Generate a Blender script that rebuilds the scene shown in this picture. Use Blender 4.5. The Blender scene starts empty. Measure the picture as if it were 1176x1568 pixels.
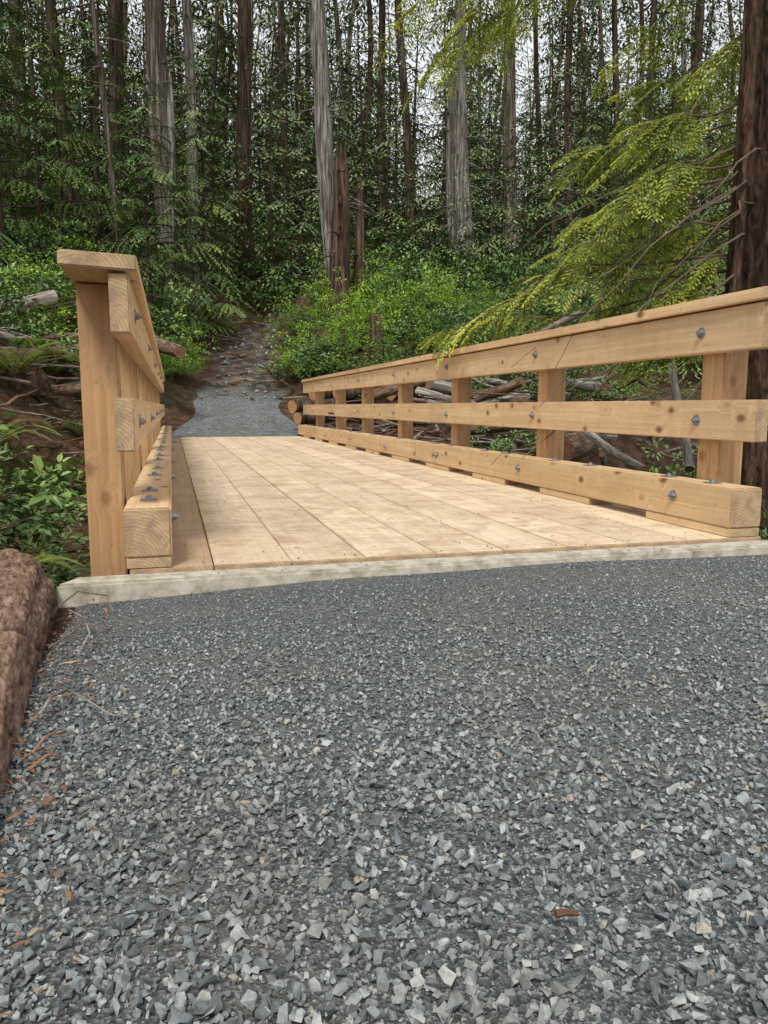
import bpy, bmesh, math, random
import numpy as np
from mathutils import Vector
R=random.Random(11); N=np.random.default_rng(11)
sc=bpy.context.scene
sc.view_settings.view_transform='Standard'; sc.view_settings.look='None'; sc.view_settings.exposure=0

# ------------------------------------------------------------ helpers
def sstep(a,b,x):
    t=np.clip((np.asarray(x,float)-a)/(b-a),0,1); return t*t*(3-2*t)
def sv(u,v,d):
    x=u-588; y=784-v; F=1167+.1362*y
    r=x/F*d; z=.5+(-160.5+.9907*y)/F*d
    return (.9646*r+.2639*d, -.2639*r+.9646*d, z)
def empty(name):
    e=bpy.data.objects.new(name,None); sc.collection.objects.link(e); return e
def unit(a): return a/np.maximum(np.linalg.norm(a,axis=-1,keepdims=True),1e-9)

class Geo:
    def __init__(s): s.v=[];s.l=[];s.c=[];s.m=[];s.r=[];s.n=0
    def add(s,V,F,mat=0,rnd=0.5):
        V=np.asarray(V,float).reshape(-1,3); F=np.asarray(F,int)
        s.v.append(V); s.l.append((F+s.n).ravel()); s.c.append(np.full(len(F),F.shape[1]))
        s.m.append(np.full(len(F),mat)); r=np.asarray(rnd,float)
        s.r.append(np.full(len(V),float(r)) if r.ndim==0 else r); s.n+=len(V)
    def mesh(s,name,mats,smooth=False):
        V=np.concatenate(s.v);L=np.concatenate(s.l);C=np.concatenate(s.c);M=np.concatenate(s.m);Rr=np.concatenate(s.r)
        me=bpy.data.meshes.new(name)
        me.vertices.add(len(V)); me.vertices.foreach_set('co',V.astype(np.float32).ravel())
        me.loops.add(len(L)); me.loops.foreach_set('vertex_index',L.astype(np.int32))
        me.polygons.add(len(C)); st=np.concatenate([[0],np.cumsum(C)[:-1]])
        me.polygons.foreach_set('loop_start',st.astype(np.int32)); me.polygons.foreach_set('loop_total',C.astype(np.int32))
        for m in mats: me.materials.append(m)
        me.polygons.foreach_set('material_index',M.astype(np.int32))
        me.polygons.foreach_set('use_smooth',np.full(len(C),smooth))
        a=me.attributes.new('rnd','FLOAT','POINT'); a.data.foreach_set('value',Rr.astype(np.float32))
        me.update(calc_edges=True); me.validate(); return me
    def obj(s,name,mats,parent=None,smooth=False):
        o=bpy.data.objects.new(name,s.mesh(name,mats,smooth)); sc.collection.objects.link(o)
        if parent: o.parent=parent
        return o
def inst(name,me,loc,rz=0,s=1,parent=None,rx=0,ry=0):
    o=bpy.data.objects.new(name,me); sc.collection.objects.link(o)
    o.location=loc; o.rotation_euler=(rx,ry,rz); o.scale=(s,s,s) if not isinstance(s,tuple) else s
    if parent: o.parent=parent
    return o
def tube(g,P,rad,seg=8,mat=0,rnd=.5,ridge=0,cap=True,flare=0,rn=None,plates=0):
    P=np.asarray(P,float); n=len(P); rad=np.asarray(rad,float)*np.ones(n)
    D=unit(np.gradient(P,axis=0)); d0=unit((P[-1]-P[0])[None])[0]
    ref=np.array([0,0,1.]) if abs(d0[2])<.8 else np.array([1.,0,0])
    S=unit(np.cross(D,ref)); T=np.cross(S,D)
    a=np.linspace(0,2*np.pi,seg,endpoint=False)
    rr=np.ones((n,seg))
    if ridge:
        ph=N.random(6)*6.28; t=np.linspace(0,1,n)[:,None]
        for k,(f,am) in enumerate([(3,.5),(5,.35),(9,.35),(14,.3)]):
            rr+=ridge*am*np.sin(a[None]*f+ph[k]+3*np.sin(t*(2+k)+ph[5]))
        rr+=ridge*.35*(N.random((n,seg))-.5)
        if flare: rr+=flare*np.exp(-t*18)*(1+.5*np.sin(a[None]*5+ph[4]))
    if plates:
        t=np.arange(n)[:,None]*np.linalg.norm(P[-1]-P[0])/n/rad.mean()
        w=np.abs(np.sin(a[None]*8+2.2*np.sin(t*2.1)+1.3*np.sin(t*5.3+a[None]*3)))*.6+np.abs(np.sin(t*4.2+2*np.sin(a[None]*5)+1.2*np.sin(a[None]*11+t)))*.4
        w2=np.abs(np.sin(a[None]*17+3*np.sin(t*3.7+a[None]*2)))*.5+np.abs(np.sin(t*9.1+3*np.sin(a[None]*7)))*.5
        rr+=plates*(np.minimum(w*1.8,1)-.8)+plates*.45*(np.minimum(w2*2,1)-.8)
    V=P[:,None]+(np.cos(a)[None,:,None]*S[:,None]+np.sin(a)[None,:,None]*T[:,None])*(rad[:,None]*rr)[...,None]
    i=np.arange(n-1)[:,None]*seg; j=np.arange(seg)[None]; k=(j+1)%seg
    F=np.stack([i+j,i+k,i+seg+k,i+seg+j],-1).reshape(-1,4)
    g.add(V.reshape(-1,3),F,mat,np.clip(((rr-rr.min())/(np.ptp(rr)+1e-6)).ravel(),0,1) if plates else rnd)
    if cap:
        for e,idx in ((0,0),(1,n-1)):
            ring=V[idx]; c=ring.mean(0); VV=np.vstack([ring,c]); 
            FF=np.array([[q,(q+1)%seg,seg] for q in range(seg)])
            g.add(VV,FF,mat if rn is None else rn,rnd)
def leaves(g,C,D,Nn,L,W,mat=1,rnd=.5,hexa=False,cup=.0):
    C=np.asarray(C,float);D=unit(np.asarray(D,float));n=len(C)
    S=unit(np.cross(D,Nn)); U=np.cross(S,D); L=(np.ones(n)*L)[:,None]; W=(np.ones(n)*W)[:,None]
    if hexa:
        V=np.stack([C,C+D*L*.28+S*W*.42+U*W*cup,C+D*L*.66+S*W*.42+U*W*cup,C+D*L-U*L*.08,C+D*L*.66-S*W*.42+U*W*cup,C+D*L*.28-S*W*.42+U*W*cup],1)
        F=np.concatenate([np.arange(n)[:,None]*6+np.array([[0,1,2,3]]),np.arange(n)[:,None]*6+np.array([[0,3,4,5]])]); q=6
    else:
        V=np.stack([C,C+D*L*.45+S*W*.5,C+D*L,C+D*L*.45-S*W*.5],1); F=np.arange(n)[:,None]*4+np.arange(4)[None]; q=4
    r=np.asarray(rnd,float)*np.ones(n)
    g.add(V.reshape(-1,3),F,mat,np.repeat(r,q))

# ------------------------------------------------------------ materials
def newmat(name):
    m=bpy.data.materials.new(name); m.use_nodes=True; nt=m.node_tree; nt.nodes.clear()
    o=nt.nodes.new('ShaderNodeOutputMaterial'); b=nt.nodes.new('ShaderNodeBsdfPrincipled')
    nt.links.new(b.outputs[0],o.inputs[0]); return m,nt,b,o
def nd(nt,t,**k):
    n=nt.nodes.new(t)
    for a,v in k.items(): setattr(n,a,v)
    return n
def ramp(nt,fac,stops,interp='LINEAR'):
    r=nt.nodes.new('ShaderNodeValToRGB'); e=r.color_ramp.elements; r.color_ramp.interpolation=interp
    while len(e)<len(stops): e.new(.5)
    for q,(p,c) in zip(e,stops): q.position=p; q.color=(*c,1) if len(c)==3 else c
    nt.links.new(fac,r.inputs[0]); return r.outputs[0]
def mixc(nt,f,a,b,mode='MIX'):
    m=nt.nodes.new('ShaderNodeMix'); m.data_type='RGBA'; m.blend_type=mode
    for s,v in ((m.inputs[0],f),(m.inputs[6],a),(m.inputs[7],b)):
        if hasattr(v,'links'): nt.links.new(v,s)
        else: s.default_value=v if not isinstance(v,tuple) else ((*v,1) if len(v)==3 else v)
    return m.outputs[2]
def math_(nt,op,a,b=0.,c=0.,clamp=False):
    m=nt.nodes.new('ShaderNodeMath'); m.operation=op; m.use_clamp=clamp
    for s,v in zip(m.inputs,(a,b,c)):
        if hasattr(v,'links'): nt.links.new(v,s)
        else: s.default_value=v
    return m.outputs[0]
def noise(nt,vec,scale,detail=4,rough=.6,dist=0):
    n=nd(nt,'ShaderNodeTexNoise'); n.inputs['Scale'].default_value=scale; n.inputs['Detail'].default_value=detail
    n.inputs['Roughness'].default_value=rough; n.inputs['Distortion'].default_value=dist
    nt.links.new(vec,n.inputs['Vector']); return n.outputs[0]
def bump(nt,b,h,st,dist=.01):
    n=nd(nt,'ShaderNodeBump'); n.inputs['Strength'].default_value=st; n.inputs['Distance'].default_value=dist
    nt.links.new(h,n.inputs['Height']); nt.links.new(n.outputs[0],b.inputs['Normal'])
def mapping(nt,vec,sc_):
    m=nd(nt,'ShaderNodeMapping'); m.inputs['Scale'].default_value=sc_; nt.links.new(vec,m.inputs['Vector']); return m.outputs[0]

def wood(name,axis,pale,tan,dirt=0.25,knot=1.0,rough=.62,kt=(.085,.125,.2)):
    m,nt,b,o=newmat(name)
    tc=nd(nt,'ShaderNodeTexCoord').outputs['Object']; oi=nd(nt,'ShaderNodeObjectInfo').outputs['Random']
    off=nd(nt,'ShaderNodeCombineXYZ')
    for i in range(3): nt.links.new(math_(nt,'MULTIPLY',oi,[37.,91.,53.][i]),off.inputs[i])
    v=nd(nt,'ShaderNodeVectorMath',operation='ADD'); nt.links.new(tc,v.inputs[0]); nt.links.new(off.outputs[0],v.inputs[1]); vec=v.outputs[0]
    def ax(l,c): s=[c,c,c]; s[axis]=l; return tuple(s)
    vk=nd(nt,'ShaderNodeTexVoronoi'); vk.inputs['Scale'].default_value=1
    nt.links.new(mapping(nt,vec,ax(5.5,8.)),vk.inputs['Vector']); kd=vk.outputs['Distance']
    warp=math_(nt,'SUBTRACT',.4,kd,clamp=True)
    wv=nd(nt,'ShaderNodeVectorMath',operation='ADD'); nt.links.new(vec,wv.inputs[0])
    cx=nd(nt,'ShaderNodeCombineXYZ'); w2=math_(nt,'MULTIPLY',warp,.1)
    for i in range(3):
        if i!=axis: nt.links.new(w2,cx.inputs[i])
    nt.links.new(cx.outputs[0],wv.inputs[1])
    g1=noise(nt,mapping(nt,wv.outputs[0],ax(.7,42)),1,5,.6,.6)
    g2=noise(nt,mapping(nt,wv.outputs[0],ax(2.5,170)),1,3,.6)
    g=math_(nt,'ADD',math_(nt,'MULTIPLY',g1,.75),math_(nt,'MULTIPLY',g2,.25))
    col=ramp(nt,g,[(.33,tan),(.5,tuple((a+c)/2 for a,c in zip(pale,tan))),(.62,pale)])
    big=noise(nt,mapping(nt,vec,ax(.9,3)),1,3,.6)
    col=mixc(nt,math_(nt,'MULTIPLY',ramp(nt,big,[(.4,(0,0,0)),(.75,(1,1,1))]),.5),col,tuple(c*.85 for c in tan))
    ob=math_(nt,'MULTIPLY_ADD',oi,.2,.9)
    hs=nd(nt,'ShaderNodeHueSaturation'); nt.links.new(col,hs.inputs['Color']); nt.links.new(ob,hs.inputs['Value']); col=hs.outputs[0]
    d1=noise(nt,vec,4.,10,.75,.5)
    col=mixc(nt,math_(nt,'MULTIPLY',ramp(nt,d1,[(.47,(0,0,0)),(.58,(.6,.6,.6)),(.72,(1,1,1))]),dirt),col,(.3,.19,.11))
    sw=noise(nt,mapping(nt,vec,ax(22,2.5)),1,4,.6,.3)
    col=mixc(nt,math_(nt,'MULTIPLY',ramp(nt,sw,[(.52,(0,0,0)),(.68,(1,1,1))]),dirt*.5),col,(.32,.2,.11))
    kf=ramp(nt,kd,[(kt[0],(1,1,1)),(kt[1],(.55,.55,.55)),(kt[2],(0,0,0))])
    col=mixc(nt,math_(nt,'MULTIPLY',kf,.9*knot),col,(.19,.075,.03))
    sp=nd(nt,'ShaderNodeTexVoronoi'); sp.inputs['Scale'].default_value=22; nt.links.new(vec,sp.inputs['Vector'])
    col=mixc(nt,math_(nt,'MULTIPLY',ramp(nt,sp.outputs['Distance'],[(.08,(1,1,1)),(.13,(0,0,0))]),.4),col,(.12,.06,.03))
    nt.links.new(col,b.inputs['Base Color']); b.inputs['Roughness'].default_value=rough
    b.inputs['Specular IOR Level'].default_value=.25
    bump(nt,b,g,.4,.004); return m
rail_y=wood('fir_timber_rail',1,(.74,.55,.335),(.56,.36,.18),.26,1.)
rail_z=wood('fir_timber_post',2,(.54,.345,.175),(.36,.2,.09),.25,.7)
deck_w=wood('fir_deck_board',1,(.73,.62,.455),(.59,.47,.31),.66,.45,.75,(.05,.09,.14))
deck_b=wood('stained_edge_board',1,(.54,.4,.27),(.4,.28,.17),.5,.35,.75)
stain=wood('weathered_beam',1,(.2,.13,.08),(.1,.06,.035),.4,.3)

def endgrain_mat():
    m,nt,b,o=newmat('end_grain')
    tc=nd(nt,'ShaderNodeTexCoord').outputs['Object']
    w=nd(nt,'ShaderNodeTexWave',wave_type='RINGS',rings_direction='Y'); w.inputs['Scale'].default_value=28; w.inputs['Distortion'].default_value=4;w.inputs['Detail Scale'].default_value=1.5
    mp=nd(nt,'ShaderNodeMapping'); mp.inputs['Location'].default_value=(.05,0,.08); nt.links.new(tc,mp.inputs['Vector']); nt.links.new(mp.outputs[0],w.inputs['Vector'])
    c=ramp(nt,w.outputs[0],[(.1,(.4,.28,.155)),(.8,(.49,.36,.215))])
    n=noise(nt,tc,16,6,.7,.5)
    c=mixc(nt,math_(nt,'MULTIPLY',ramp(nt,n,[(.42,(0,0,0)),(.62,(1,1,1))]),.65),c,(.22,.16,.105))
    nt.links.new(c,b.inputs['Base Color']); b.inputs['Roughness'].default_value=.85; b.inputs['Specular IOR Level'].default_value=.15; return m
endg=endgrain_mat()

def simple(name,stops,scale,rough=.9,bst=.5,bd=.02,stretch=(1,1,1),metal=0,detail=6,coord='Object'):
    m,nt,b,o=newmat(name); tc=nd(nt,'ShaderNodeTexCoord').outputs[coord]
    v=mapping(nt,tc,stretch); n=noise(nt,v,scale,detail,.65,.3)
    c=ramp(nt,n,stops); at=nd(nt,'ShaderNodeAttribute',attribute_name='rnd').outputs['Fac']
    c=mixc(nt,1.,c,ramp(nt,at,[(0,(.6,.6,.6)),(1,(1.4,1.35,1.3))]),'MULTIPLY')
    nt.links.new(c,b.inputs['Base Color']); b.inputs['Roughness'].default_value=rough; b.inputs['Metallic'].default_value=metal
    b.inputs['Specular IOR Level'].default_value=.25
    bump(nt,b,n,bst,bd); return m
concrete=simple('concrete_sill',[(.32,(.4,.36,.28)),(.47,(.66,.6,.49)),(.62,(.88,.82,.7))],21,.9,.6,.008,detail=10)
metal=simple('galvanised_steel',[(.3,(.2,.22,.25)),(.7,(.4,.43,.47))],60,.42,.1,.001,metal=.75)
def bark(name,c0,c1,c2,st=(9,9,.8),bd=.05,moss=.2,att=False):
    m,nt,b,o=newmat(name); tc=nd(nt,'ShaderNodeTexCoord').outputs['Object']
    n=noise(nt,mapping(nt,tc,st),1,8,.75,.5); n2=noise(nt,tc,1.3,4,.6)
    c=ramp(nt,n,[(.38,c0),(.5,c1),(.62,c2)])
    c=mixc(nt,math_(nt,'MULTIPLY',ramp(nt,n2,[(.5,(0,0,0)),(.66,(1,1,1))]),moss),c,(.07,.085,.035))
    if att:
        at=nd(nt,'ShaderNodeAttribute',attribute_name='rnd').outputs['Fac']
        c=mixc(nt,1.,c,ramp(nt,at,[(.25,(.25,.22,.2)),(.6,(1,1,1)),(1,(1.25,1.2,1.15))]),'MULTIPLY')
    nt.links.new(c,b.inputs['Base Color']); b.inputs['Roughness'].default_value=.95; b.inputs['Specular IOR Level'].default_value=.1
    bump(nt,b,n,1.,bd); return m
bark_red=bark('cedar_bark',(.018,.012,.009),(.085,.055,.04),(.2,.135,.1),(12,12,.7))
bark_grey=bark('grey_cedar_bark',(.025,.019,.015),(.11,.09,.073),(.27,.235,.2),(13,13,.6))
bark_silver=bark('weathered_snag_wood',(.04,.033,.028),(.19,.17,.15),(.44,.42,.39),(16,16,.9),.05,.25)
bark_dark=bark('dark_bark',(.013,.01,.008),(.055,.039,.03),(.14,.103,.08),moss=.35)
bark_near=bark('hemlock_bark',(.015,.01,.008),(.08,.048,.034),(.19,.125,.09),(26,26,4),.04,.25,True)
bark_log=bark('log_bark',(.09,.056,.04),(.23,.15,.11),(.4,.29,.22),(60,14,60),.012,.05,True)
bark_lg=bark('small_log_bark',(.05,.03,.022),(.16,.105,.075),(.3,.22,.165),(22,5,22),.03,.1)
log_old=bark('bleached_log_wood',(.12,.1,.085),(.3,.27,.235),(.48,.44,.4),(20,2,20),.02,.1)
log_grey=bark('grey_log_wood',(.06,.048,.04),(.17,.145,.12),(.32,.28,.24),(20,2,20),.02,.2)
fresh=simple('cut_wood',[(.3,(.3,.15,.07)),(.7,(.48,.29,.15))],20,.9,.4,.01)
chipm=simple('bark_chips',[(.3,(.1,.055,.035)),(.7,(.26,.15,.09))],20,.9,.4,.01)
stick=simple('dead_branch_bark',[(.3,(.06,.045,.035)),(.7,(.2,.155,.12))],9,.9,.3,.01)

def leafm(name,c0,c1,c2,tr=.3,rough=.5,spec=.2):
    m,nt,b,o=newmat(name)
    at=nd(nt,'ShaderNodeAttribute',attribute_name='rnd').outputs['Fac']; oi=nd(nt,'ShaderNodeObjectInfo').outputs['Random']
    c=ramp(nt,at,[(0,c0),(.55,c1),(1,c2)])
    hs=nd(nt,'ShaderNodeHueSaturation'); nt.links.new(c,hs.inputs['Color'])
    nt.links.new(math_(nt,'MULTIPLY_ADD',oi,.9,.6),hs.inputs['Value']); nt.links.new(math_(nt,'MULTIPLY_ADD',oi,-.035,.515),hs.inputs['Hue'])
    c=hs.outputs[0]; nt.links.new(c,b.inputs['Base Color']); b.inputs['Roughness'].default_value=rough; b.inputs['Specular IOR Level'].default_value=spec
    if tr>0:
        t=nd(nt,'ShaderNodeBsdfTranslucent'); nt.links.new(mixc(nt,1.,c,(1.4,1.5,.7),'MULTIPLY'),t.inputs[0])
        mx=nd(nt,'ShaderNodeMixShader'); mx.inputs[0].default_value=tr
        nt.links.new(b.outputs[0],mx.inputs[1]); nt.links.new(t.outputs[0],mx.inputs[2]); nt.links.new(mx.outputs[0],o.inputs[0])
    return m
lf_con=leafm('hemlock_needles',(.025,.055,.02),(.1,.175,.045),(.26,.35,.09),0)
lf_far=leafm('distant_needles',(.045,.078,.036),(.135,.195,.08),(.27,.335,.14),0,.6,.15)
lf_sal=leafm('salal_leaves',(.015,.042,.014),(.085,.16,.042),(.22,.32,.085),0,.4,.35)
lf_huck=leafm('huckleberry_leaves',(.06,.13,.02),(.19,.33,.045),(.36,.5,.085),.25)
lf_ced=leafm('cedar_fronds',(.05,.085,.02),(.2,.255,.045),(.48,.5,.11),.3)
lf_fern=leafm('fern_fronds',(.08,.13,.02),(.18,.27,.04),(.3,.38,.06),.3)

# ------------------------------------------------------------ terrain
def pathx(y):
    return np.interp(y,[12,13,17.2,22.2,27,34],[1.02,1.05,1.42,2.25,3.9,8.5])
def pathw(y): return np.interp(y,[12.9,15,17,22,23.5,26],[1.12,.98,.85,.6,.4,.05])
def wob(x,y,f,s=0):
    return (np.sin(x*f+1.3*s+1.7*np.sin(y*f*.7+s))+np.sin(y*f*1.13+2.1*s+1.5*np.sin(x*f*.8+s*2)))*.5
def Hh(x,y,raw=False):
    x=np.asarray(x,float); y=np.asarray(y,float)
    t=np.maximum(y-13,0); hill=.34*t*t/(t+3)
    z55=.34*42*42/45; hill=np.where(y>55,z55+(y-55)*.16,hill); hill=np.minimum(hill,z55+10)
    c=6+.25*(x-1)*np.exp(-((x-1)/12)**2)
    g=-1.35*np.exp(-np.abs((y-c)/2.6)**3)*(1-.55*sstep(-.3,-1.5,x))
    lb=sstep(-.5,-2.6,x)*sstep(5.5,12.5,y)*1.6
    rb=sstep(2.7,5.5,x)*sstep(8,13,y)*.75
    pd=np.abs(x-pathx(y)); pw=pathw(y)
    off=sstep(pw*1.0,pw+1.6,pd)
    bank=off*sstep(13,16,y)*.55
    nz=(wob(x,y,.7)*.22+wob(x,y,1.9,2)*.09+wob(x,y,4.3,5)*.045+wob(x,y,9,3)*.02)
    nz=nz*np.where(y>12.6,off,sstep(2.6,4,y))
    near=(1-sstep(2.4,3.0,y))
    left=-.55*sstep(.5,1.7,-x)*near
    z=hill+g*sstep(2.45,3.4,y)+lb+rb+bank+nz+left-.08
    z=z+.04*sstep(12,13,y)*(1-off)
    return z
def hz(x,y): return float(Hh(x,y))
xs=np.concatenate([[-400,-250,-150,-100,-70,-50],np.arange(-40,-7,1.2),np.arange(-7,10,.14),np.arange(10,45,1.2),[50,70,100,150,250,400]])
ys=np.concatenate([[-300,-150,-80,-40,-20,-10,-5,-2],np.arange(0,27,.14),np.arange(27,70,1.),[75,85,100,130,180,260,400]])
X,Y=np.meshgrid(xs,ys); Z=Hh(X,Y); nx,ny=len(xs),len(ys)
i=np.arange(ny-1)[:,None]*nx; j=np.arange(nx-1)[None]
F=np.stack([i+j,i+j+1,i+j+1+nx,i+j+nx],-1).reshape(-1,4)
def soil():
    m,nt,b,o=newmat('forest_floor'); P=nd(nt,'ShaderNodeNewGeometry').outputs['Position']
    n=noise(nt,P,3.5,10,.72,.4); n2=noise(nt,P,.6,4,.6); n3=noise(nt,P,38,5,.7)
    c=ramp(nt,n,[(.3,(.025,.016,.011)),(.48,(.1,.06,.04)),(.62,(.2,.125,.082)),(.75,(.33,.22,.155))])
    c=mixc(nt,math_(nt,'MULTIPLY',ramp(nt,n2,[(.5,(0,0,0)),(.64,(1,1,1))]),.45),c,(.045,.065,.02))
    c=mixc(nt,math_(nt,'MULTIPLY',ramp(nt,n3,[(.56,(0,0,0)),(.64,(1,1,1))]),.6),c,(.3,.2,.135))
    nt.links.new(c,b.inputs['Base Color']); b.inputs['Roughness'].default_value=.95; b.inputs['Specular IOR Level'].default_value=.1
    bump(nt,b,math_(nt,'ADD',n,math_(nt,'MULTIPLY',n3,.3)),1.,.15); return m
g=Geo(); g.add(np.stack([X,Y,Z],-1).reshape(-1,3),F); g.obj('ground',[soil()],smooth=True)

def trailmat():
    m,nt,b,o=newmat('trail_surface'); P=nd(nt,'ShaderNodeNewGeometry').outputs['Position']
    v=nd(nt,'ShaderNodeTexVoronoi'); v.inputs['Scale'].default_value=45; nt.links.new(P,v.inputs['Vector'])
    hs=nd(nt,'ShaderNodeSeparateColor'); nt.links.new(v.outputs['Color'],hs.inputs[0])
    gcol=ramp(nt,hs.outputs[0],[(0,(.08,.1,.105)),(.6,(.21,.235,.24)),(1,(.45,.47,.47))])
    n=noise(nt,P,4,9,.7); dc=ramp(nt,n,[(.38,(.03,.022,.017)),(.5,(.11,.085,.067)),(.63,(.28,.225,.185))])
    sx=nd(nt,'ShaderNodeSeparateXYZ'); nt.links.new(P,sx.inputs[0])
    f=math_(nt,'ADD',sx.outputs[1],math_(nt,'MULTIPLY',noise(nt,P,1.6,5),3.))
    f=math_(nt,'MULTIPLY',math_(nt,'SUBTRACT',f,18.0),.8,clamp=True)
    gcol=mixc(nt,math_(nt,'MULTIPLY',ramp(nt,n,[(.42,(0,0,0)),(.62,(1,1,1))]),.5),gcol,(.13,.115,.1))
    nt.links.new(mixc(nt,f,gcol,dc),b.inputs['Base Color']); b.inputs['Roughness'].default_value=.95
    bump(nt,b,math_(nt,'ADD',v.outputs['Distance'],n),.8,.06); return m
yy=np.linspace(12.97,25.5,100); tt=np.linspace(-1,1,13)
YY,TT=np.meshgrid(yy,tt,indexing='ij'); W=pathw(YY)*(1+.12*np.sin(YY*2.1+TT*3))+.12
XX=pathx(YY)+TT*W; ZZ=Hh(XX,YY)+.03-.05*np.abs(TT)**4+.04*wob(XX,YY,5,2)*sstep(16,18,YY)
i=np.arange(99)[:,None]*13; j=np.arange(12)[None]; F=np.stack([i+j,i+j+1,i+j+14,i+j+13],-1).reshape(-1,4)
g=Geo(); g.add(np.stack([XX,YY,ZZ],-1).reshape(-1,3),F); g.obj('forest_trail',[trailmat()],smooth=True)

# ------------------------------------------------------------ near gravel
def gh(x,y): return -.066+.006*wob(x,y,2.3,3)+.004*wob(x,y,6,1)-.05*sstep(-.25,-.42,x)+.024*sstep(1.5,2.3,y)*sstep(-.3,.6,x)
gx=np.concatenate([np.arange(-.44,3.4,.04),[3.6]]); gy=np.concatenate([[-9,-5,-3,-1.5],np.arange(-.6,2.34,.04),[2.343]])
X,Y=np.meshgrid(gx,gy); i=np.arange(len(gy)-1)[:,None]*len(gx); j=np.arange(len(gx)-1)[None]
F=np.stack([i+j,i+j+1,i+j+1+len(gx),i+j+len(gx)],-1).reshape(-1,4)
def gravelbase():
    m,nt,b,o=newmat('gravel_fines'); P=nd(nt,'ShaderNodeNewGeometry').outputs['Position']
    v=nd(nt,'ShaderNodeTexVoronoi'); v.inputs['Scale'].default_value=210; nt.links.new(P,v.inputs['Vector'])
    s=nd(nt,'ShaderNodeSeparateColor'); nt.links.new(v.outputs['Color'],s.inputs[0])
    c=ramp(nt,s.outputs[0],[(0,(.035,.04,.044)),(.6,(.09,.1,.105)),(1,(.21,.22,.22))])
    n=noise(nt,P,2.2,5,.6)
    c=mixc(nt,math_(nt,'MULTIPLY',ramp(nt,n,[(.48,(0,0,0)),(.66,(1,1,1))]),.6),c,(.16,.14,.115))
    nt.links.new(c,b.inputs['Base Color']); b.inputs['Roughness'].default_value=.9
    bump(nt,b,v.outputs['Distance'],.9,.006); return m
gp=empty('gravel_path')
g=Geo(); g.add(np.stack([X,Y,gh(X,Y)],-1).reshape(-1,3),F); g.obj('gravel_bed',[gravelbase()],gp,smooth=True)
def stonemat():
    m,nt,b,o=newmat('crushed_stone'); at=nd(nt,'ShaderNodeAttribute',attribute_name='rnd').outputs['Fac']
    P=nd(nt,'ShaderNodeNewGeometry').outputs['Position']
    c=ramp(nt,at,[(0,(.075,.088,.093)),(.35,(.15,.172,.178)),(.75,(.245,.268,.268)),(.96,(.36,.38,.37)),(1,(.3,.26,.205))])
    n=noise(nt,P,130,5,.7); c=mixc(nt,1.,c,ramp(nt,n,[(.3,(.6,.6,.6)),(.7,(1.4,1.4,1.4))]),'MULTIPLY')
    n2=noise(nt,P,1.7,5,.6)
    c=mixc(nt,math_(nt,'MULTIPLY',ramp(nt,n2,[(.46,(0,0,0)),(.62,(1,1,1))]),.42),c,(.2,.178,.145))
    nt.links.new(c,b.inputs['Base Color']); b.inputs['Roughness'].default_value=.6; b.inputs['Specular IOR Level'].default_value=.4; bump(nt,b,n,.5,.002); return m
protos=[]
for k in range(30):
    bm=bmesh.new(); sx=(1,R.uniform(.55,.95),R.uniform(.45,.85))
    for q in range(R.choice([8,9,10,12])):
        v=Vector((R.gauss(0,1),R.gauss(0,1),R.gauss(0,1))).normalized()*R.uniform(.8,1.05)
        bm.verts.new((v.x*sx[0],v.y*sx[1],v.z*sx[2]))
    r=bmesh.ops.convex_hull(bm,input=bm.verts); bmesh.ops.triangulate(bm,faces=bm.faces)
    bm.verts.index_update(); protos.append((np.array([v.co[:] for v in bm.verts]),np.array([[v.index for v in f.verts] for f in bm.faces]))); bm.free()
def stones(g,x,y,z,r):
    n=len(x); pk=N.integers(0,len(protos),n)
    for k,(V,F) in enumerate(protos):
        s=np.where(pk==k)[0]; m=len(s)
        if not m: continue
        a=N.random(m)*6.283; b=N.normal(0,.55,m); c=N.normal(0,.55,m)
        ca,sa,cb,sb,cc,sc_=np.cos(a),np.sin(a),np.cos(b),np.sin(b),np.cos(c),np.sin(c)
        P=np.repeat(V[None],m,0)*r[s][:,None,None]
        x1,y1,z1=P[...,0],P[...,1],P[...,2]
        y2=y1*cb[:,None]-z1*sb[:,None]; z2=y1*sb[:,None]+z1*cb[:,None]
        x3=x1*cc[:,None]+z2*sc_[:,None]; z3=-x1*sc_[:,None]+z2*cc[:,None]
        x4=x3*ca[:,None]-y2*sa[:,None]; y4=x3*sa[:,None]+y2*ca[:,None]
        W=np.stack([x4+x[s][:,None],y4+y[s][:,None],z3+z[s][:,None]],-1)
        FF=(np.arange(m)[:,None,None]*len(V)+F[None]).reshape(-1,3)
        g.add(W.reshape(-1,3),FF,0,np.repeat(N.random(m),len(V)))
g=Geo()
def field(n,rm,rs,lo,hi,zoff,kb=.75):
    y=N.uniform(.25,2.335,n); x=(-.36+N.random(n)*(1.25+.95*y))+N.normal(0,.02,n)
    r=np.clip(rm*np.exp(N.normal(0,rs,n)),lo,hi)
    r=r*np.interp(y,[.4,.9,1.6,2.3],[1.3,1.08,.8,.5])
    patch=wob(x,y,3.1,7)+.5*wob(x,y,8,2)
    keep=(N.random(n)<np.clip(kb+.3*patch,.2,1)) if rm>.004 else np.ones(n,bool)
    x,y,r=x[keep],y[keep],r[keep]
    stones(g,x,y,gh(x,y)+r*zoff,r)
field(44000,.0026,.3,.0013,.005,.2)
field(50000,.0054,.33,.0028,.010,.5,.78)
field(9500,.0084,.2,.0062,.013,.65,.65)
g.obj('crushed_stones',[stonemat()],gp)

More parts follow.
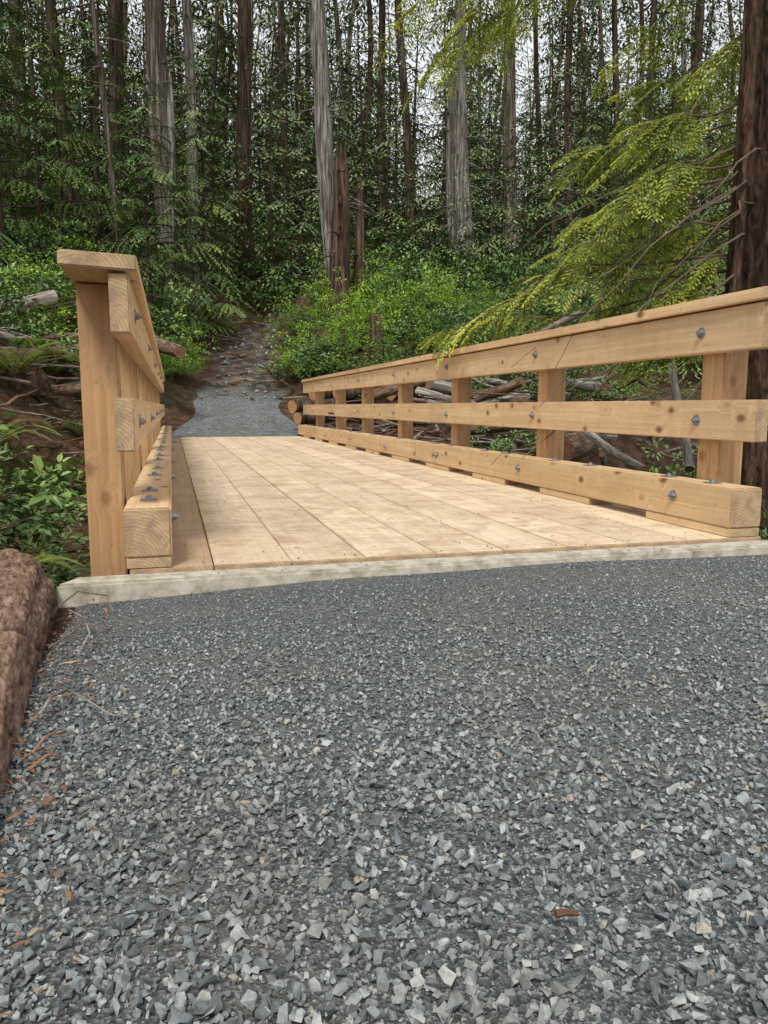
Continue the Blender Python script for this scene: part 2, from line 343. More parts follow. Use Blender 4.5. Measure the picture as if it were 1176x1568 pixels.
# ------------------------------------------------------------ footbridge
fb=empty('timber_footbridge')
def timber(name,x0,x1,y0,y1,z0,z1,mat,bev=.004,rot=0,parent=fb,end=True):
    bm=bmesh.new(); bmesh.ops.create_cube(bm,size=1)
    for v in bm.verts: v.co=Vector((v.co.x*(x1-x0),v.co.y*(y1-y0),v.co.z*(z1-z0)))
    bmesh.ops.bevel(bm,geom=bm.edges[:],offset=bev,segments=2,affect='EDGES')
    bm.normal_update()
    for f in bm.faces:
        f.material_index=0
        if end and abs(f.normal.y)>.7: f.material_index=1
    me=bpy.data.meshes.new(name); bm.to_mesh(me); bm.free(); me.materials.append(mat); me.materials.append(endg)
    o=bpy.data.objects.new(name,me); sc.collection.objects.link(o); o.parent=parent
    o.location=((x0+x1)/2,(y0+y1)/2,(z0+z1)/2); o.rotation_euler=(0,rot,0); return o
Y0,Y1=2.45,12.95
e=[-.145,.112]+[.112+.249*k for k in range(1,8)]+[2.19]
for k in range(len(e)-1):
    timber('deck_board_%d'%k,e[k]+.0022,e[k+1]-.0022,Y0+R.uniform(0,.006),Y1,-.05,R.uniform(-.002,.001),deck_b if k==0 else deck_w,.0028)
for x in (-.1,.62,1.33,2.03): timber('stringer',x,x+.12,2.55,12.9,-.36,-.0525,stain)
post_c=[2.795+1.54*k for k in range(7)]
for side in (0,1):
    M=lambda a,b:(a,b) if side else (2.026-b,2.026-a)
    for k in range(10):
        y=Y0+k*1.045; a,b=M(2.043,2.177); timber('curb_block',a,b,y+(.004 if k==0 else 0),min(y+.55,Y1),.0015,.034,rail_y,.002)
    a,b=M(2.04,2.18)
    cuts=[Y0,6.42,Y1]
    for q in range(2): timber('curb_timber',a,b,cuts[q]+(.002 if q else 0),cuts[q+1],.0355,.19,rail_y,.006)
    a,b=M(2.135,2.192)
    for q,(c0,c1) in enumerate([(Y0,7.42),(7.424,Y1)]): 
        timber('middle_rail',a,b,c0+R.uniform(0,.01),c1,.363,.525,rail_y)
        timber('top_rail',a,b,c0,c1,.715,.886,rail_y)
    a,b=M(2.11,2.325)
    for q,(c0,c1) in enumerate([(Y0-.02,7.42),(7.424,Y1)]): timber('cap_rail',a,b,c0,c1,.896,.94,rail_y,rot=math.radians(2.2)*(1 if side==0 else -1))
    a,b=M(2.193,2.31)
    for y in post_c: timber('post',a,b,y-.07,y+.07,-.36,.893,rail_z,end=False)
    g=Geo(); sgn=-1 if side else 1
    def disc(c,ax,r,t,seg):
        ax=np.array(ax,float); tube(g,[np.array(c),np.array(c)+ax*t*.5,np.array(c)+ax*t],r,seg)
    for y in post_c:
        for z,xi in ((.445,2.135),(.8,2.135),(.115,2.04)):
            xx=xi if side else 2.026-xi; yb=y+R.uniform(-.02,.02); zb=z+R.uniform(-.012,.012)
            disc((xx,yb,zb),(sgn,0,0),.023,.004,18); disc((xx+sgn*.004,yb,zb),(sgn,0,0),.0135,.011,6); disc((xx+sgn*.015,yb,zb),(sgn,0,0),.007,.008,10)
    for k in range(10):
        for dy in ((.12,.5) if k else (.2,.5)):
            xx=(2.11 if side else -.084)+R.uniform(-.008,.008); yb=Y0+k*1.045+dy
            s=.028; a=R.uniform(-.3,.3)
            pts=[(xx+s*1.35*math.cos(a+q*math.pi/2+.785),yb+s*1.35*math.sin(a+q*math.pi/2+.785)) for q in range(4)]
            V=[(p[0],p[1],.1905) for p in pts]+[(p[0],p[1],.1945) for p in pts]
            g.add(V,[[3,2,1,0],[4,5,6,7],[0,1,5,4],[1,2,6,5],[2,3,7,6],[3,0,4,7]])
            disc((xx,yb,.1945),(0,0,1),.013,.009,6); disc((xx,yb,.2035),(0,0,1),.007,.004,10)
    g.obj('bolts_and_washers',[metal],fb)
g=Geo()
for k in range(1,len(e)-1):
    for y in np.arange(2.5,12.9,1.2):
        for dx in (-.03,.03):
            x=e[k]+dx+R.uniform(-.004,.004); yy_=y+R.uniform(-.01,.01); tube(g,[(x,yy_,-.002),(x,yy_,.0015)],.003,7)
g.obj('deck_screws',[bark_dark],fb)
g=Geo(); n=320; x=N.uniform(.0,2.0,n); y=2.36+N.random(n)**2.2*3.2; r=np.clip(.0025*np.exp(N.normal(0,.4,n)),.0012,.006)
stones(g,x,y,np.where(y<2.45,-.012,.001)+r*.4,r); g.obj('tracked_grit',[bpy.data.materials['crushed_stone']])
def prism(pts,z0,z1,bev):
    bm=bmesh.new(); a=[bm.verts.new((*p,z0)) for p in pts]; b=[bm.verts.new((*p,z1)) for p in pts]
    bm.faces.new(a[::-1]); bm.faces.new(b)
    for q in range(len(pts)): bm.faces.new((a[q],a[(q+1)%len(pts)],b[(q+1)%len(pts)],b[q]))
    bmesh.ops.bevel(bm,geom=bm.edges[:],offset=bev,segments=2,affect='EDGES'); return bm
for pts,bv in (([(-.345,2.345),(3.6,2.343),(3.6,2.446),(-.292,2.446)],.008),([(-.3,12.96),(2.35,12.96),(2.35,13.1),(-.3,13.1)],.006)):
    bm=prism(pts,-.35,-.012,bv); me=bpy.data.meshes.new('sill'); bm.to_mesh(me); bm.free(); me.materials.append(concrete)
    o=bpy.data.objects.new('abutment_sill',me); sc.collection.objects.link(o)

# ------------------------------------------------------------ vegetation prototypes
def conifer_foliage(g,H,Rad,z0,nb,ls=.12,lw=.035,dens=1.,flat=.9,mat=1,wm=0):
    for i in range(nb):
        t=(i+R.random())/nb; z=z0+(H-z0)*t; L=(Rad*(1-t)**.75*R.uniform(.5,1.2)+.25); a=i*2.4+R.uniform(-.5,.5)
        up=R.uniform(-.1,.25)+.4*t; dr=R.uniform(.3,.7)*flat; ph=R.uniform(0,6); 
        f=lambda s:np.stack([np.cos(a+.12*np.sin(s*3+ph))*L*s,np.sin(a+.12*np.sin(s*3+ph))*L*s,z+up*L*s-dr*L*s*s],-1)
        ss=np.linspace(0,1,6); tube(g,f(ss),(.012+.012*L)*(1-ss*.85)*.8,4,wm,.3,cap=False)
        ns=int((L*9+4)*dens); s=np.linspace(.18,1,ns)+N.normal(0,.01,ns); side=np.where(np.arange(ns)%2,1,-1)
        P=f(s); tl=.34*L*np.maximum(1-s,0)**.7+.13+N.random(ns)*.08
        ta=a+side*(1.05-.35*s)+N.normal(0,.12,ns); td=np.stack([np.cos(ta),np.sin(ta),-.25-dr*s*.9+N.normal(0,.1,ns)],-1); td=unit(td)
        nl=np.maximum((tl/(ls*.36)*dens).astype(int),2)
        idx=np.repeat(np.arange(ns),nl); w=np.concatenate([np.linspace(.08,1,q) for q in nl])
        C=P[idx]+td[idx]*(tl[idx]*w)[:,None]; C[:,2]-=.25*tl[idx]*w*w
        sg=np.where(np.arange(len(idx))%2,1,-1)*N.uniform(.3,.7,len(idx)); ct=td[idx]
        perp=np.stack([-ct[:,1],ct[:,0],np.zeros(len(idx))],-1)
        D=ct+perp*sg[:,None]; D[:,2]-=.1+N.random(len(idx))*.15
        Nn=np.stack([N.normal(0,.15,len(idx))+.35*np.cos(a),N.normal(0,.15,len(idx))+.35*np.sin(a),np.ones(len(idx))],-1)
        br=R.uniform(-.25,.2)
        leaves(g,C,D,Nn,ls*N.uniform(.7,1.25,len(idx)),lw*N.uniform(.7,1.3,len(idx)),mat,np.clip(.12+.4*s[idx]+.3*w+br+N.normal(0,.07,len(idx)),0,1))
def trunkpts(H,n=14,bend=.15):
    z=np.linspace(0,H,n); p=R.uniform(0,6); return np.stack([bend*np.sin(z*.35+p)-bend*math.sin(p),bend*np.sin(z*.3+p*2)-bend*math.sin(2*p),z],-1)
hem=[];hemf=[]
for k in range(5):
    H=[7,9,6,8,11][k]; g=Geo(); z=np.linspace(0,1,14); tube(g,trunkpts(H),.1*(1-z*.93)*H/8,8,0,.5)
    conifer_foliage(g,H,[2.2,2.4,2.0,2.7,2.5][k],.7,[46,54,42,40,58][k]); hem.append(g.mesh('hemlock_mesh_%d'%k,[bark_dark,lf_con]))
    g=Geo(); z=np.linspace(0,1,14); tube(g,trunkpts(H),.1*(1-z*.93)*H/8,6,0,.5)
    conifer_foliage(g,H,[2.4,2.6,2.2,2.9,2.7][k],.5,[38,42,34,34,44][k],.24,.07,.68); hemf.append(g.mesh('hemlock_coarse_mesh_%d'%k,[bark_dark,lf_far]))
crown=[]
for k in range(3):
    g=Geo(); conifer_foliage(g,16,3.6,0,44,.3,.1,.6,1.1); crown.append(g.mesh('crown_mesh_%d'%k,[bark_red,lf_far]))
tall=[]
for k in range(5):
    g=Geo(); H=[24,28,22,26,20][k]; z=np.linspace(0,1,18); tube(g,trunkpts(H,18,.35),(.22,.3,.16,.26,.13)[k]*(1-z*.9),9,0,.5,ridge=.1)
    conifer_foliage(g,H,[3.3,3.6,3.0,3.8,2.8][k],[1.5,3,1,2.5,1.][k],[50,54,50,54,48][k],.42,.13,.56,1.1); tall.append(g.mesh('tall_conifer_mesh_%d'%k,[[bark_red,bark_grey,bark_dark,bark_red,bark_dark][k],lf_far]))
def bush(name,mat,nl=2600,L=.075,W=.045,flat=.75,hexa=True,stem=True,nt_=90):
    g=Geo()
    d=unit(N.normal(0,1,(nt_,3))); d[:,2]=np.abs(d[:,2])*.95+.02; d=unit(d)
    rr=1+.28*np.sin(d[:,0]*4+R.uniform(0,6))+.22*np.sin(d[:,1]*6+R.uniform(0,6))+.2*np.sin(d[:,2]*7+R.uniform(0,6))
    depth=N.uniform(.5,1.15,nt_); tip=d*(rr*depth)[:,None]*np.array([1,1,flat])
    if stem:
        for q in range(0,nt_,2): 
            tube(g,[np.array([tip[q][0]*.12,tip[q][1]*.12,0]),tip[q]*np.array([.45,.45,.6]),tip[q]],[.012,.008,.003],4,0,.4,cap=False)
    m=nl//nt_; idx=np.repeat(np.arange(nt_),m); n=len(idx)
    off=unit(N.normal(0,1,(n,3)))*(N.random((n,1))**.5)*.17; off[:,2]*=.6
    C=tip[idx]+off; az=N.random(n)*6.283
    D=np.stack([np.cos(az),np.sin(az),N.normal(-.1,.25,n)],-1)*.6+unit(off)*.7+d[idx]*.3
    Nn=np.stack([N.normal(0,.25,n),N.normal(0,.25,n),np.ones(n)],-1)+d[idx]*.5+unit(off)*.5
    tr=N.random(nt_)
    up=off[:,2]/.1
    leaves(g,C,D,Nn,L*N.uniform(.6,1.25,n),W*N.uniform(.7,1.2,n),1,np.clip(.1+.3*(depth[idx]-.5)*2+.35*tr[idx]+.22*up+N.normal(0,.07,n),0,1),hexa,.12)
    return g.mesh(name,[stick,mat])
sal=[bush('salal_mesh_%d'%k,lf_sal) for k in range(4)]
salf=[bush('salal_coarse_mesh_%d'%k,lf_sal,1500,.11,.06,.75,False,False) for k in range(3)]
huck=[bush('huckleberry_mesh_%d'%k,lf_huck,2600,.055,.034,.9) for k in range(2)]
def fernmesh():
    g=Geo()
    for k in range(15):
        a=k*2.4; L=R.uniform(.6,.95); s=np.linspace(0,1,34); el=R.uniform(.7,1.2)
        P=np.stack([np.cos(a)*L*s*.85,np.sin(a)*L*s*.85,L*(el*s-.85*el*s*s)],-1); tube(g,P[::3],.004,4,0,.5,cap=False)
        T=unit(np.gradient(P,axis=0)); pp=np.array([-math.sin(a),math.cos(a),0])
        for sg in (-1,1):
            D=pp*sg+T*.35; leaves(g,P[2:],D[2:],np.tile([0,0,1.],(32,1))+T[2:]*.0,.13*np.sin(np.pi*(.12+.88*s[2:]))**.7,.022,1,.4+.4*R.random())
    return g.mesh('sword_fern_mesh',[stick,lf_fern])
fern=fernmesh()

# ------------------------------------------------------------ named trees
def bigtree(name,u,d,utop,w,mat,crn=True,pts=None,height=26,ridge=.16,boughs=0,broken=False,tap=.72):
    bx,by,_=sv(u,500,d); bz=hz(bx,by)-.25
    tx,ty,tz=sv(utop,0,d); e=empty(name); e.location=(bx,by,bz)
    lean=np.array([tx-bx,ty-by])/max(tz-bz,1)
    n=int(height*5); z=np.linspace(0,height,n); q=np.zeros(n) if pts is None else np.interp(z,*pts)
    P=np.stack([lean[0]*z+.07*np.sin(z*.5+u)+q*.9646,lean[1]*z+.07*np.sin(z*.43+d)-q*.26,z],-1)
    g=Geo(); t=z/height; r=w/1185*d/2; tube(g,P,r*(1.0-t*(.4 if broken else tap)),32,0,.5,ridge=ridge,flare=.3)
    for k in range(int(height*1.8)):
        zz=R.uniform(1.0,height*.9); a=R.uniform(0,6.28); L=R.uniform(.25,1.5); i0=int(zz/height*(n-1)); p=P[i0]
        dd=np.array([math.cos(a),math.sin(a),R.uniform(-.4,.3)]); s=np.linspace(0,1,4)[:,None]
        tube(g,p+dd*r*.7+dd*L*s+np.array([0,0,-.3])*L*s*s,[.03,.022,.014,.004],5,0,.4,cap=False)
    if broken:
        for k in range(9):
            a=k*.7; p=P[-1]+np.array([math.cos(a),math.sin(a),-.3])*r*.4; tube(g,[p,p+np.array([0,0,R.uniform(.2,.8)])],[r*.28,.01],5,0,.6,cap=False)
    o=g.obj('trunk',[mat],e,smooth=True)
    if crn: inst('crown',R.choice(crown),(P[-1][0]*.42,P[-1][1]*.42,height*.42),R.uniform(0,6),(.8,.8,.9),e)
    return e
T=[('red_cedar_tree',45,25,25,20,bark_dark),('red_cedar_tree',128,24,78,18,bark_dark),('hemlock_tree',188,20,142,9,bark_grey),
('red_cedar_tree',192,27,172,24,bark_dark),('red_cedar_tree',272,22,238,34,bark_grey),('red_cedar_tree',300,23,284,17,bark_silver),
('red_cedar_tree',380,28,370,24,bark_red),('hemlock_tree',628,34,612,14,bark_dark),('hemlock_tree',587,36,583,12,bark_dark),
('red_cedar_tree',782,34,776,20,bark_grey),('hemlock_tree',868,37,873,12,bark_dark),('hemlock_tree',935,34,944,10,bark_dark),('hemlock_tree',988,36,1000,11,bark_dark),
('hemlock_tree',823,40,822,9,bark_dark),('red_cedar_tree',1050,38,1070,16,bark_dark),('hemlock_tree',440,38,432,12,bark_dark)]
for t in T: bigtree(*t)
bigtree('leaning_birch_tree',524,21.8,478,25,bark_silver,True,([0,1.5,3.2,6,26],[0,-.06,-.04,.1,.1]),24,tap=.4)
bigtree('broken_cedar_snag',521,21.3,514,33,bark_red,False,height=4.0,ridge=.25,broken=True)
bigtree('broken_cedar_snag',547,22,545,18,bark_red,False,height=3.0,broken=True)
bigtree('broken_cedar_snag',712,31,702,25,bark_silver,True,height=18,ridge=.25)
bigtree('broken_cedar_snag',694,31.3,690,15,bark_silver,False,height=7,ridge=.25,broken=True)
bigtree('broken_cedar_snag',263,21.6,255,14,bark_silver,False,height=6,ridge=.25,broken=True)
nx_,ny_=3.66,4.2
nt_=empty('western_hemlock_tree'); nt_.location=(nx_,ny_,hz(nx_,ny_)-.3)
g=Geo(); z=np.linspace(0,16,500); tube(g,np.stack([.02*np.sin(z),.02*np.cos(z*.7),z],-1),.275*(1-z/22),110,0,.5,ridge=.06,plates=.055); g.obj('trunk',[bark_near],nt_,smooth=True)
inst('crown',crown[1],(0,0,8.),1,(.8,.8,.65),nt_)
def bough(g,A,B,sag=.25,fl=.42,nf=26,wm=0,lm=1,seed=0,s0=.35):
    A=np.array(A,float);B=np.array(B,float); s=np.linspace(0,1,14); L=np.linalg.norm(B-A)
    f=lambda s:A+(B-A)*s[:,None]+np.stack([.05*np.sin(s*7+seed),.07*np.sin(s*6+seed*2),sag*L*np.sin(s*np.pi)*.5+.03*np.sin(s*11+seed)],-1)
    tube(g,f(s),.012*(1-.85*s),6,wm,.4,cap=False)
    dirn=unit((B-A)[None])[0]; perp=unit(np.cross(dirn,[0,0,1.])[None])[0]
    sf=s0+(1-s0)*np.sort(N.random(nf)); sf[-1]=1; PP=f(sf)
    for i in range(nf):
        side=1 if i%2 else -1
        if i==nf-1: side=0
        l=fl*(1.15-.5*sf[i])*R.uniform(.4,1.3); dd=unit((dirn*R.uniform(.1,1.1)+perp*side*R.uniform(.5,1.2)+np.array([0,0,R.uniform(-.8,.15)]))[None])[0]
        t=np.linspace(0,1,max(int(l/.019),6)); ax=PP[i]+dd*l*t[:,None]; ax[:,2]-=R.uniform(.15,.6)*l*t*t
        tube(g,ax[::3],.0025,4,wm,.5,cap=False)
        T_=unit(np.gradient(ax,axis=0)); S_=unit(np.cross(T_,[R.uniform(-.4,.4),R.uniform(-.4,.4),1.])); br=R.uniform(-.3,.3)
        for sg in (-1,1):
            bl=l*R.uniform(.28,.45)*np.sin(np.pi*(.15+.8*t))**.8*N.uniform(.6,1.15,len(t))
            m=5; w=np.linspace(.0,1,m); idx=np.repeat(np.arange(len(t)),m); ww=np.tile(w,len(t))
            D1=unit(S_*sg+T_*.75)
            C=ax[idx]+D1[idx]*(bl[idx]*ww)[:,None]; C[:,2]-=.35*bl[idx]*ww**2
            D=D1[idx]+T_[idx]*(.6*((np.arange(len(idx))%2)*2-1))[:,None]; D[:,2]-=.2
            Nn=np.tile([0,0,1.],(len(idx),1))+N.normal(0,.15,(len(idx),3))-.35*np.array([.26,.96,0])
            leaves(g,C,D,Nn,.033*N.uniform(.8,1.3,len(idx)),.0135,lm,np.clip(.4+.4*ww+br+N.normal(0,.1,len(idx)),0,1))
g=Geo(); O=np.array(nt_.location)
def at(u,v,d): return np.array(sv(u,v,d))-O
def trk(v): return np.array([0,0,.5+(622-v)/1190*4.9-O[2]])
for (v0,u,v,d,n,fl) in [(430,680,505,6.2,28,.34),(400,740,470,5.6,18,.32),(300,790,440,6.8,18,.36),(340,875,385,5.4,24,.4),(260,880,330,6.0,28,.42),
    (200,870,250,6.6,24,.42),(150,965,215,5.4,24,.4),(260,940,300,5.0,20,.36),(60,1000,150,6.0,18,.4),(420,850,510,7.0,24,.4),(440,940,490,6.5,24,.42),
    (-250,625,130,6.0,20,.34),(-260,615,35,6.2,26,.38),(-200,690,80,6.8,22,.36),(-280,750,30,6.0,20,.36),(-60,930,110,6.5,12,.34),(300,1020,390,6.4,28,.42),(180,1050,260,6.6,30,.42),(20,1070,190,7.2,22,.42),(440,1040,520,5.8,20,.36),(380,1010,460,5.2,20,.36)]:
    bough(g,trk(v0),at(u,v,d),R.uniform(-.05,.2),fl,n,seed=R.random()*6,s0=.62 if v0<-100 else .36)
for k in range(14):
    v0=R.uniform(200,480); a=R.uniform(1.9,3.9); L=R.uniform(.7,1.8); s=np.linspace(0,1,8)[:,None]
    dd=np.array([math.cos(a),math.sin(a),R.uniform(-.55,0)]); tube(g,trk(v0)+dd*L*s+np.array([0,0,-.3])*L*s*s+N.normal(0,.02,(8,3)),np.linspace(.008,.002,8),5,0,.5,cap=False)
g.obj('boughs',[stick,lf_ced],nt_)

# understory trees
us=empty('understory_hemlocks'); k=0
spots=[(335,18.5,.85),(400,22,.8),(225,24,.75),(70,19,.85),(10,16,.8),(460,26,.75),(590,29,.85),(655,27,.65),(745,29,.8),(840,26,.9),(900,22,.9),(1010,20,.9),(1080,17,1.),(960,27,1),(-60,19,1),(1230,18,1),(100,19,.6),(365,21,.7),(1130,23,1),(160,22,.8),(0,22,1.),(420,27,1.),(340,26,1),(250,28,1.1),(560,30,.9),(800,30,.95),(30,28,1.1),(670,33,1.)]
for (u,d,s) in spots:
    x,y,_=sv(u,500,d)
    if y<24 and abs(x-pathx(y))<1.6: x-=1.5
    inst('hemlock',(hem if d<24 else hemf)[k%5],(x,y,hz(x,y)-.1),R.uniform(0,6),s*R.uniform(.9,1.1),us); k+=1
for q in range(85):
    y=R.uniform(32,60); x=R.uniform(-12-.4*y,8+.6*y)
    inst('hemlock',hemf[q%5],(x,y,hz(x,y)-.1),R.uniform(0,6),R.uniform(.8,1.5),us)
df=empty('distant_forest')
for q in range(180):
    y=40+R.random()**.8*60; x=R.uniform(-10-.42*y,8+.66*y)
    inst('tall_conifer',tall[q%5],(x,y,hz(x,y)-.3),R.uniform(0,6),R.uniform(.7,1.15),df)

# shrubs
ub=empty('salal_undergrowth')
def bushat(x,y,s,me,p,name='salal',dz=0): inst(name,me,(x,y,hz(x,y)-.1*s+dz),R.uniform(0,6),(s,s,s*R.uniform(.8,1.25)),p,R.uniform(-.15,.15),R.uniform(-.15,.15))
y=12.5
while y<44:
    st=1.1+.035*(y-12)
    x=-9-.3*y
    while x<6+.6*y:
        xx=x+R.uniform(-.5,.5); yb=y+R.uniform(-.5,.5); pd=abs(xx-pathx(yb))
        s=R.uniform(.5,1.25)*(1+.015*(y-12))
        if (yb>24.5 or pd>pathw(yb)+s*.75) and not(yb<14.2 and -.9<xx<3.4) and not (xx<-.8 and yb<14 and R.random()<.7) and not(xx>2.5 and yb<14 and R.random()<.75):
            bushat(xx,yb,s,(R.choice(sal) if R.random()<.72 else R.choice(huck)) if yb<22 else R.choice(salf),ub)
        x+=st*R.uniform(.8,1.25)
    y+=st*.85
for (x,yb,s,dz) in [(-1.35,3.8,.9,.2),(-1.15,3.1,.62,.2),(-2.0,4.6,1.1,.15),(-1.3,5.0,.75,.1),(-1.75,2.5,.7,.1),(-2.6,5.6,1.,.1),(-2.3,3.5,1.,.1),(-1.9,6.2,.5,0),
    (3.3,3.4,.55,0),(4.0,5.4,.6,0),(4.7,6.8,.7,0),(5.8,8.0,.9,0),(5.2,5.6,.8,0),(6.8,9,1,0),(6.5,7,.9,0),(4.6,4.2,.7,0),(4.3,9.5,.6,0),(5.5,11,.9,0)]:
    bushat(x,yb,s,R.choice(sal),ub,'salal',dz)
for (u,d,s) in [(610,18,1.1),(560,17.5,.9),(640,20,1.),(455,18,.8),(90,16,1.),(100,14.5,.8),(265,17,.8),(300,17,.7),(690,20,.9),(570,22,1.),(225,16,.8),(345,22,.7),(1120,10,.6),(500,17,.9),(150,12.5,.6),(20,13,.8),(590,16,.8),(475,19,.9),(440,21,.9),(660,17,.7),(740,19,.8)]:
    x,yb,_=sv(u,500,d)
    if abs(x-pathx(yb))<pathw(yb)+s*.8: x=pathx(yb)+math.copysign(pathw(yb)+s*.8,x-pathx(yb))
    inst('huckleberry_bush',huck[0] if R.random()<.5 else huck[1],(x,yb,hz(x,yb)+.1),R.uniform(0,6),s)
for (u,v,d,s,zz) in [(20,560,9,1.3,.2),(75,540,12,1.3,0),(-20,600,7.5,1.,.2),(15,820,2.75,.32,-.15),(600,640,13,.9,0),(1140,680,6,.7,0),(120,640,9,.6,0),(60,690,5.5,.6,.3)]:
    x,yb,z=sv(u,v,d); inst('sword_fern',fern,(x,yb,hz(x,yb)+zz if d>3 else -.15),R.uniform(0,6),s)

# ------------------------------------------------------------ logs & debris
def log(name,A,B,r,mat,endm=None,ridge=.08,seg=40,n=60,taper=.85,plates=0):
    A=np.array(A,float);B=np.array(B,float); e=empty(name); e.location=A; Lh=B-A; L=np.linalg.norm(Lh)
    g=Geo(); s=np.linspace(0,1,n)[:,None]; P=np.stack([.01*np.sin(s[:,0]*5),s[:,0]*L,.012*np.cos(s[:,0]*6)],-1)
    tube(g,P,r*(1-(1-taper)*s[:,0]),seg,0,.5,ridge=ridge,rn=1,plates=plates)
    o=g.obj('log_body',[mat,endm or fresh],e,smooth=True); o.rotation_mode='QUATERNION'; o.rotation_quaternion=Vector(Lh).to_track_quat('Y','Z'); return e
log('fallen_log',(-.35,-.3,-.1),(-.5,2.33,-.075),.18,bark_log,chipm,ridge=.05,seg=220,n=700,taper=.95,plates=.06)
def lg(u1,v1,d1,u2,v2,d2,r,mat): log('fallen_log',sv(u1,v1,d1),sv(u2,v2,d2),r,mat,chipm,ridge=.1,seg=20,n=24)
lg(-60,485,11.5,85,455,12.5,.12,log_old)
lg(60,520,12,150,512,13,.08,bark_lg)
lg(-20,545,10.5,135,535,12.5,.09,bark_lg)
lg(60,600,10,150,592,11,.07,bark_lg)
lg(228,520,15,275,540,13.8,.13,bark_lg)
lg(890,655,9,985,722,7,.045,log_old)
lg(860,690,9,905,672,9.5,.17,bark_lg)
lg(740,545,12,890,480,11,.05,log_old)
lg(1055,720,6,1030,560,7,.035,log_old)
lg(700,660,11,860,640,10,.09,bark_lg)
lg(560,610,13.5,720,560,13,.1,bark_lg); lg(640,600,12.5,760,625,11.5,.07,log_old); lg(730,610,11.5,800,585,11,.08,bark_lg)
for q in range(34):
    if q<26: x=R.uniform(3.0,6.5); yb=R.uniform(7.5,13)
    else: x=R.uniform(-4.5,-1.2); yb=R.uniform(8,13)
    z=hz(x,yb); a=R.uniform(0,3.14); L=R.uniform(.6,1.7); r=R.uniform(.035,.1)
    d=np.array([math.cos(a),math.sin(a),R.uniform(-.2,.25)])*L*.5; c=np.array([x,yb,z+r+R.uniform(0,.3 if q<26 else .08)])
    log('fallen_log',c-d,c+d,r,R.choice([log_grey,bark_lg,log_grey,log_old]),chipm,ridge=.1,seg=14,n=10)
for (u,v,d,r) in [(452,620,14.2,.12),(460,637,13.9,.11),(485,600,15.0,.16),(520,600,15,.14),(600,600,14,.12)]:
    x,yb,z=sv(u,v,d); log('cut_log',(x-.1,yb-.3,z-.05),(x+1.1,yb+.5,z+.05),r,bark_red,ridge=.08,seg=18,n=12)
for (u,v,d,r,h) in [(575,560,16.5,.13,1.1),(495,470,18.5,.28,.7),(30,585,9.5,.3,.25)]:
    x,yb,z=sv(u,v,d); zz=hz(x,yb)-.1; e=empty('cut_stump'); e.location=(x,yb,zz); g=Geo(); s=np.linspace(0,h+.1,10)
    tube(g,np.stack([s*0,s*0,s],-1),r*(1.25-.3*s/h),20,0,.5,ridge=.15,rn=1); g.obj('stump_body',[bark_red,fresh],e,smooth=True)
g=Geo()
def sticks(n,xr,yr,zl=.35,rl=(.005,.022),ll=(.3,1.7)):
    for q in range(n):
        x=R.uniform(*xr); y=R.uniform(*yr); z=hz(x,y)+R.random()**2*zl+.01; a=R.uniform(0,6.28); L=R.uniform(*ll); r=R.uniform(*rl)*(.5+.5*L)
        d=np.array([math.cos(a),math.sin(a),R.uniform(-.25,.3)])*L; s=np.linspace(-.5,.5,5)[:,None]
        P=np.array([x,y,z])+d*s+N.normal(0,.01*L,(5,3)); P[:,2]=np.maximum(P[:,2],hz(x,y)-.03)
        tube(g,P,r*np.linspace(1,.4,5),6,R.choice([0,0,0,1,2,3]),R.random())
sticks(480,(2.5,7.5),(5,14),.6,(.008,.035)); sticks(260,(-6,-.35),(4.5,14),.3); sticks(60,(-.35,3.3),(13.2,15),.1,(.004,.01),(.1,.5)); sticks(90,(.5,4),(16.5,25),.03,(.008,.03),(.5,1.6))
g.obj('fallen_branches',[stick,log_grey,chipm,log_old])
g=Geo(); n=12000; x=np.where(N.random(n)<.6,N.uniform(-6,-.4,n),N.uniform(2.6,7,n)); y=N.uniform(4,14.5,n); 
D=N.normal(0,1,(n,3)); D[:,2]*=.3; leaves(g,np.stack([x,y,Hh(x,y)+.015],-1),D,np.tile([0,0,1.],(n,1))+N.normal(0,.4,(n,3)),N.uniform(.02,.11,n),N.uniform(.01,.04,n),0,N.random(n)); g.obj('wood_chips',[chipm])
# rocks on the trail
g=Geo(); n=150; y=N.uniform(16.5,24,n); x=pathx(y)+N.uniform(-1,1,n)*pathw(y)*1.1; r=np.clip(.045*np.exp(N.normal(0,.5,n)),.02,.15)
stones(g,x,y,Hh(x,y)+.04+r*.1,r); g.obj('trail_rocks',[bpy.data.materials['crushed_stone']])
# twigs, needles on gravel
g=Geo()
def gp_(u,v): 
    x=u-588;y=784-v;F=1167+.1362*y;V=-(-160.5+.9907*y); d=.55*F/V; return np.array(sv(u,v,d))
def curl(pts,r,m=0,lift=.012,rv=.9):
    P=np.array([gp_(*p) for p in pts]); P[:,2]+=.012+np.array([.0]+[lift]*(len(P)-2)+[.0])
    t=np.linspace(0,1,len(P)); tt=np.linspace(0,1,len(P)*4); Q=np.stack([np.interp(tt,t,P[:,i]) for i in range(3)],-1)
    tube(g,Q,r*np.linspace(1,.5,len(Q)),6,m,rv)
curl([(60,1105),(80,1085),(105,1075),(140,1095),(170,1115),(215,1110)],.003,2)
curl([(120,1010),(138,985),(130,960),(105,940)],.003,2); curl([(90,935),(120,918),(165,925),(172,940)],.0025,0); curl([(75,1000),(110,985),(128,960)],.002)
curl([(850,1415),(868,1412),(886,1415)],.0045,1,0,.1); curl([(50,1165),(70,1150),(92,1128)],.003,1); curl([(45,1190),(75,1178),(95,1170)],.003,1)
n=300; x=N.uniform(-.36,1.8,n); y=N.uniform(.5,2.3,n); a=N.random(n)*6.28
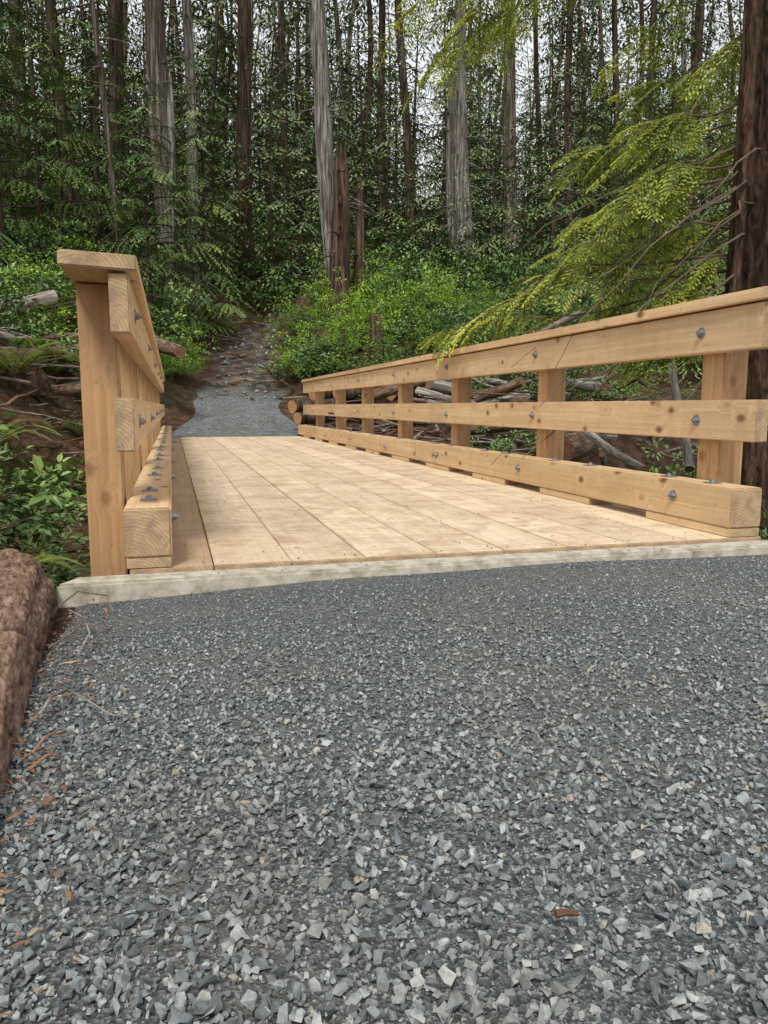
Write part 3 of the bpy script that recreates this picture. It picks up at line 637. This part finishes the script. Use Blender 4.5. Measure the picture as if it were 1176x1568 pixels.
leaves(g,np.stack([x,y,gh(x,y)+.012],-1),np.stack([np.cos(a),np.sin(a),N.normal(0,.1,n)],-1),np.tile([0,0,1.],(n,1)),N.uniform(.006,.018,n),N.uniform(.0015,.003,n),1,N.random(n))
n=300; x=-.22+N.normal(0,.045,n)-.03*(np.arange(n)%3); y=N.uniform(.6,2.3,n); a=N.random(n)*6.28
leaves(g,np.stack([x,y,gh(x,y)+.018],-1),np.stack([np.cos(a),np.sin(a),N.normal(0,.2,n)],-1),np.tile([0,0,1.],(n,1)),N.uniform(.008,.035,n),N.uniform(.003,.009,n),1,N.random(n))
p=gp_(105,1025)
leaves(g,[p+np.array([-.02,0,.014])],[[1,.1,.05]],[[.1,.1,1]],.05,.014,3,.9)
g.obj('twigs_and_chips',[stick,chipm,log_old,fresh])

# ------------------------------------------------------------ light, sky, camera
w=bpy.data.worlds.new('World'); sc.world=w; w.use_nodes=True; nt=w.node_tree; bg=nt.nodes['Background']
sky=nt.nodes.new('ShaderNodeTexSky'); sky.sky_type='NISHITA'; sky.sun_disc=False
az=math.radians(205); el=math.radians(52)
sky.sun_elevation=el; sky.sun_rotation=az; sky.dust_density=4; sky.air_density=1.2; sky.ozone_density=1
tcw=nt.nodes.new('ShaderNodeTexCoord').outputs['Generated']
cl=noise(nt,tcw,2.2,4,.6,.3)
cloud=ramp(nt,cl,[(.3,(6.0,6.2,6.5)),(.7,(8.8,8.8,8.8))])
nt.links.new(mixc(nt,.85,sky.outputs[0],cloud),bg.inputs[0]); bg.inputs[1].default_value=.142
L=bpy.data.lights.new('sun','SUN'); L.energy=2.7; L.angle=math.radians(12); L.color=(1,.95,.87)
so=bpy.data.objects.new('sun',L); sc.collection.objects.link(so)
dirv=Vector((math.sin(az)*math.cos(el),math.cos(az)*math.cos(el),math.sin(el)))
so.rotation_euler=dirv.to_track_quat('Z','Y').to_euler()
cam=bpy.data.cameras.new('camera'); co=bpy.data.objects.new('camera',cam); sc.collection.objects.link(co)
co.location=(0,0,.5); co.rotation_euler=(math.radians(90-7.83),0,math.radians(-15.3))
cam.sensor_fit='VERTICAL'; cam.sensor_height=36; cam.lens=27.05; cam.clip_start=.02; cam.clip_end=1500
sc.camera=co
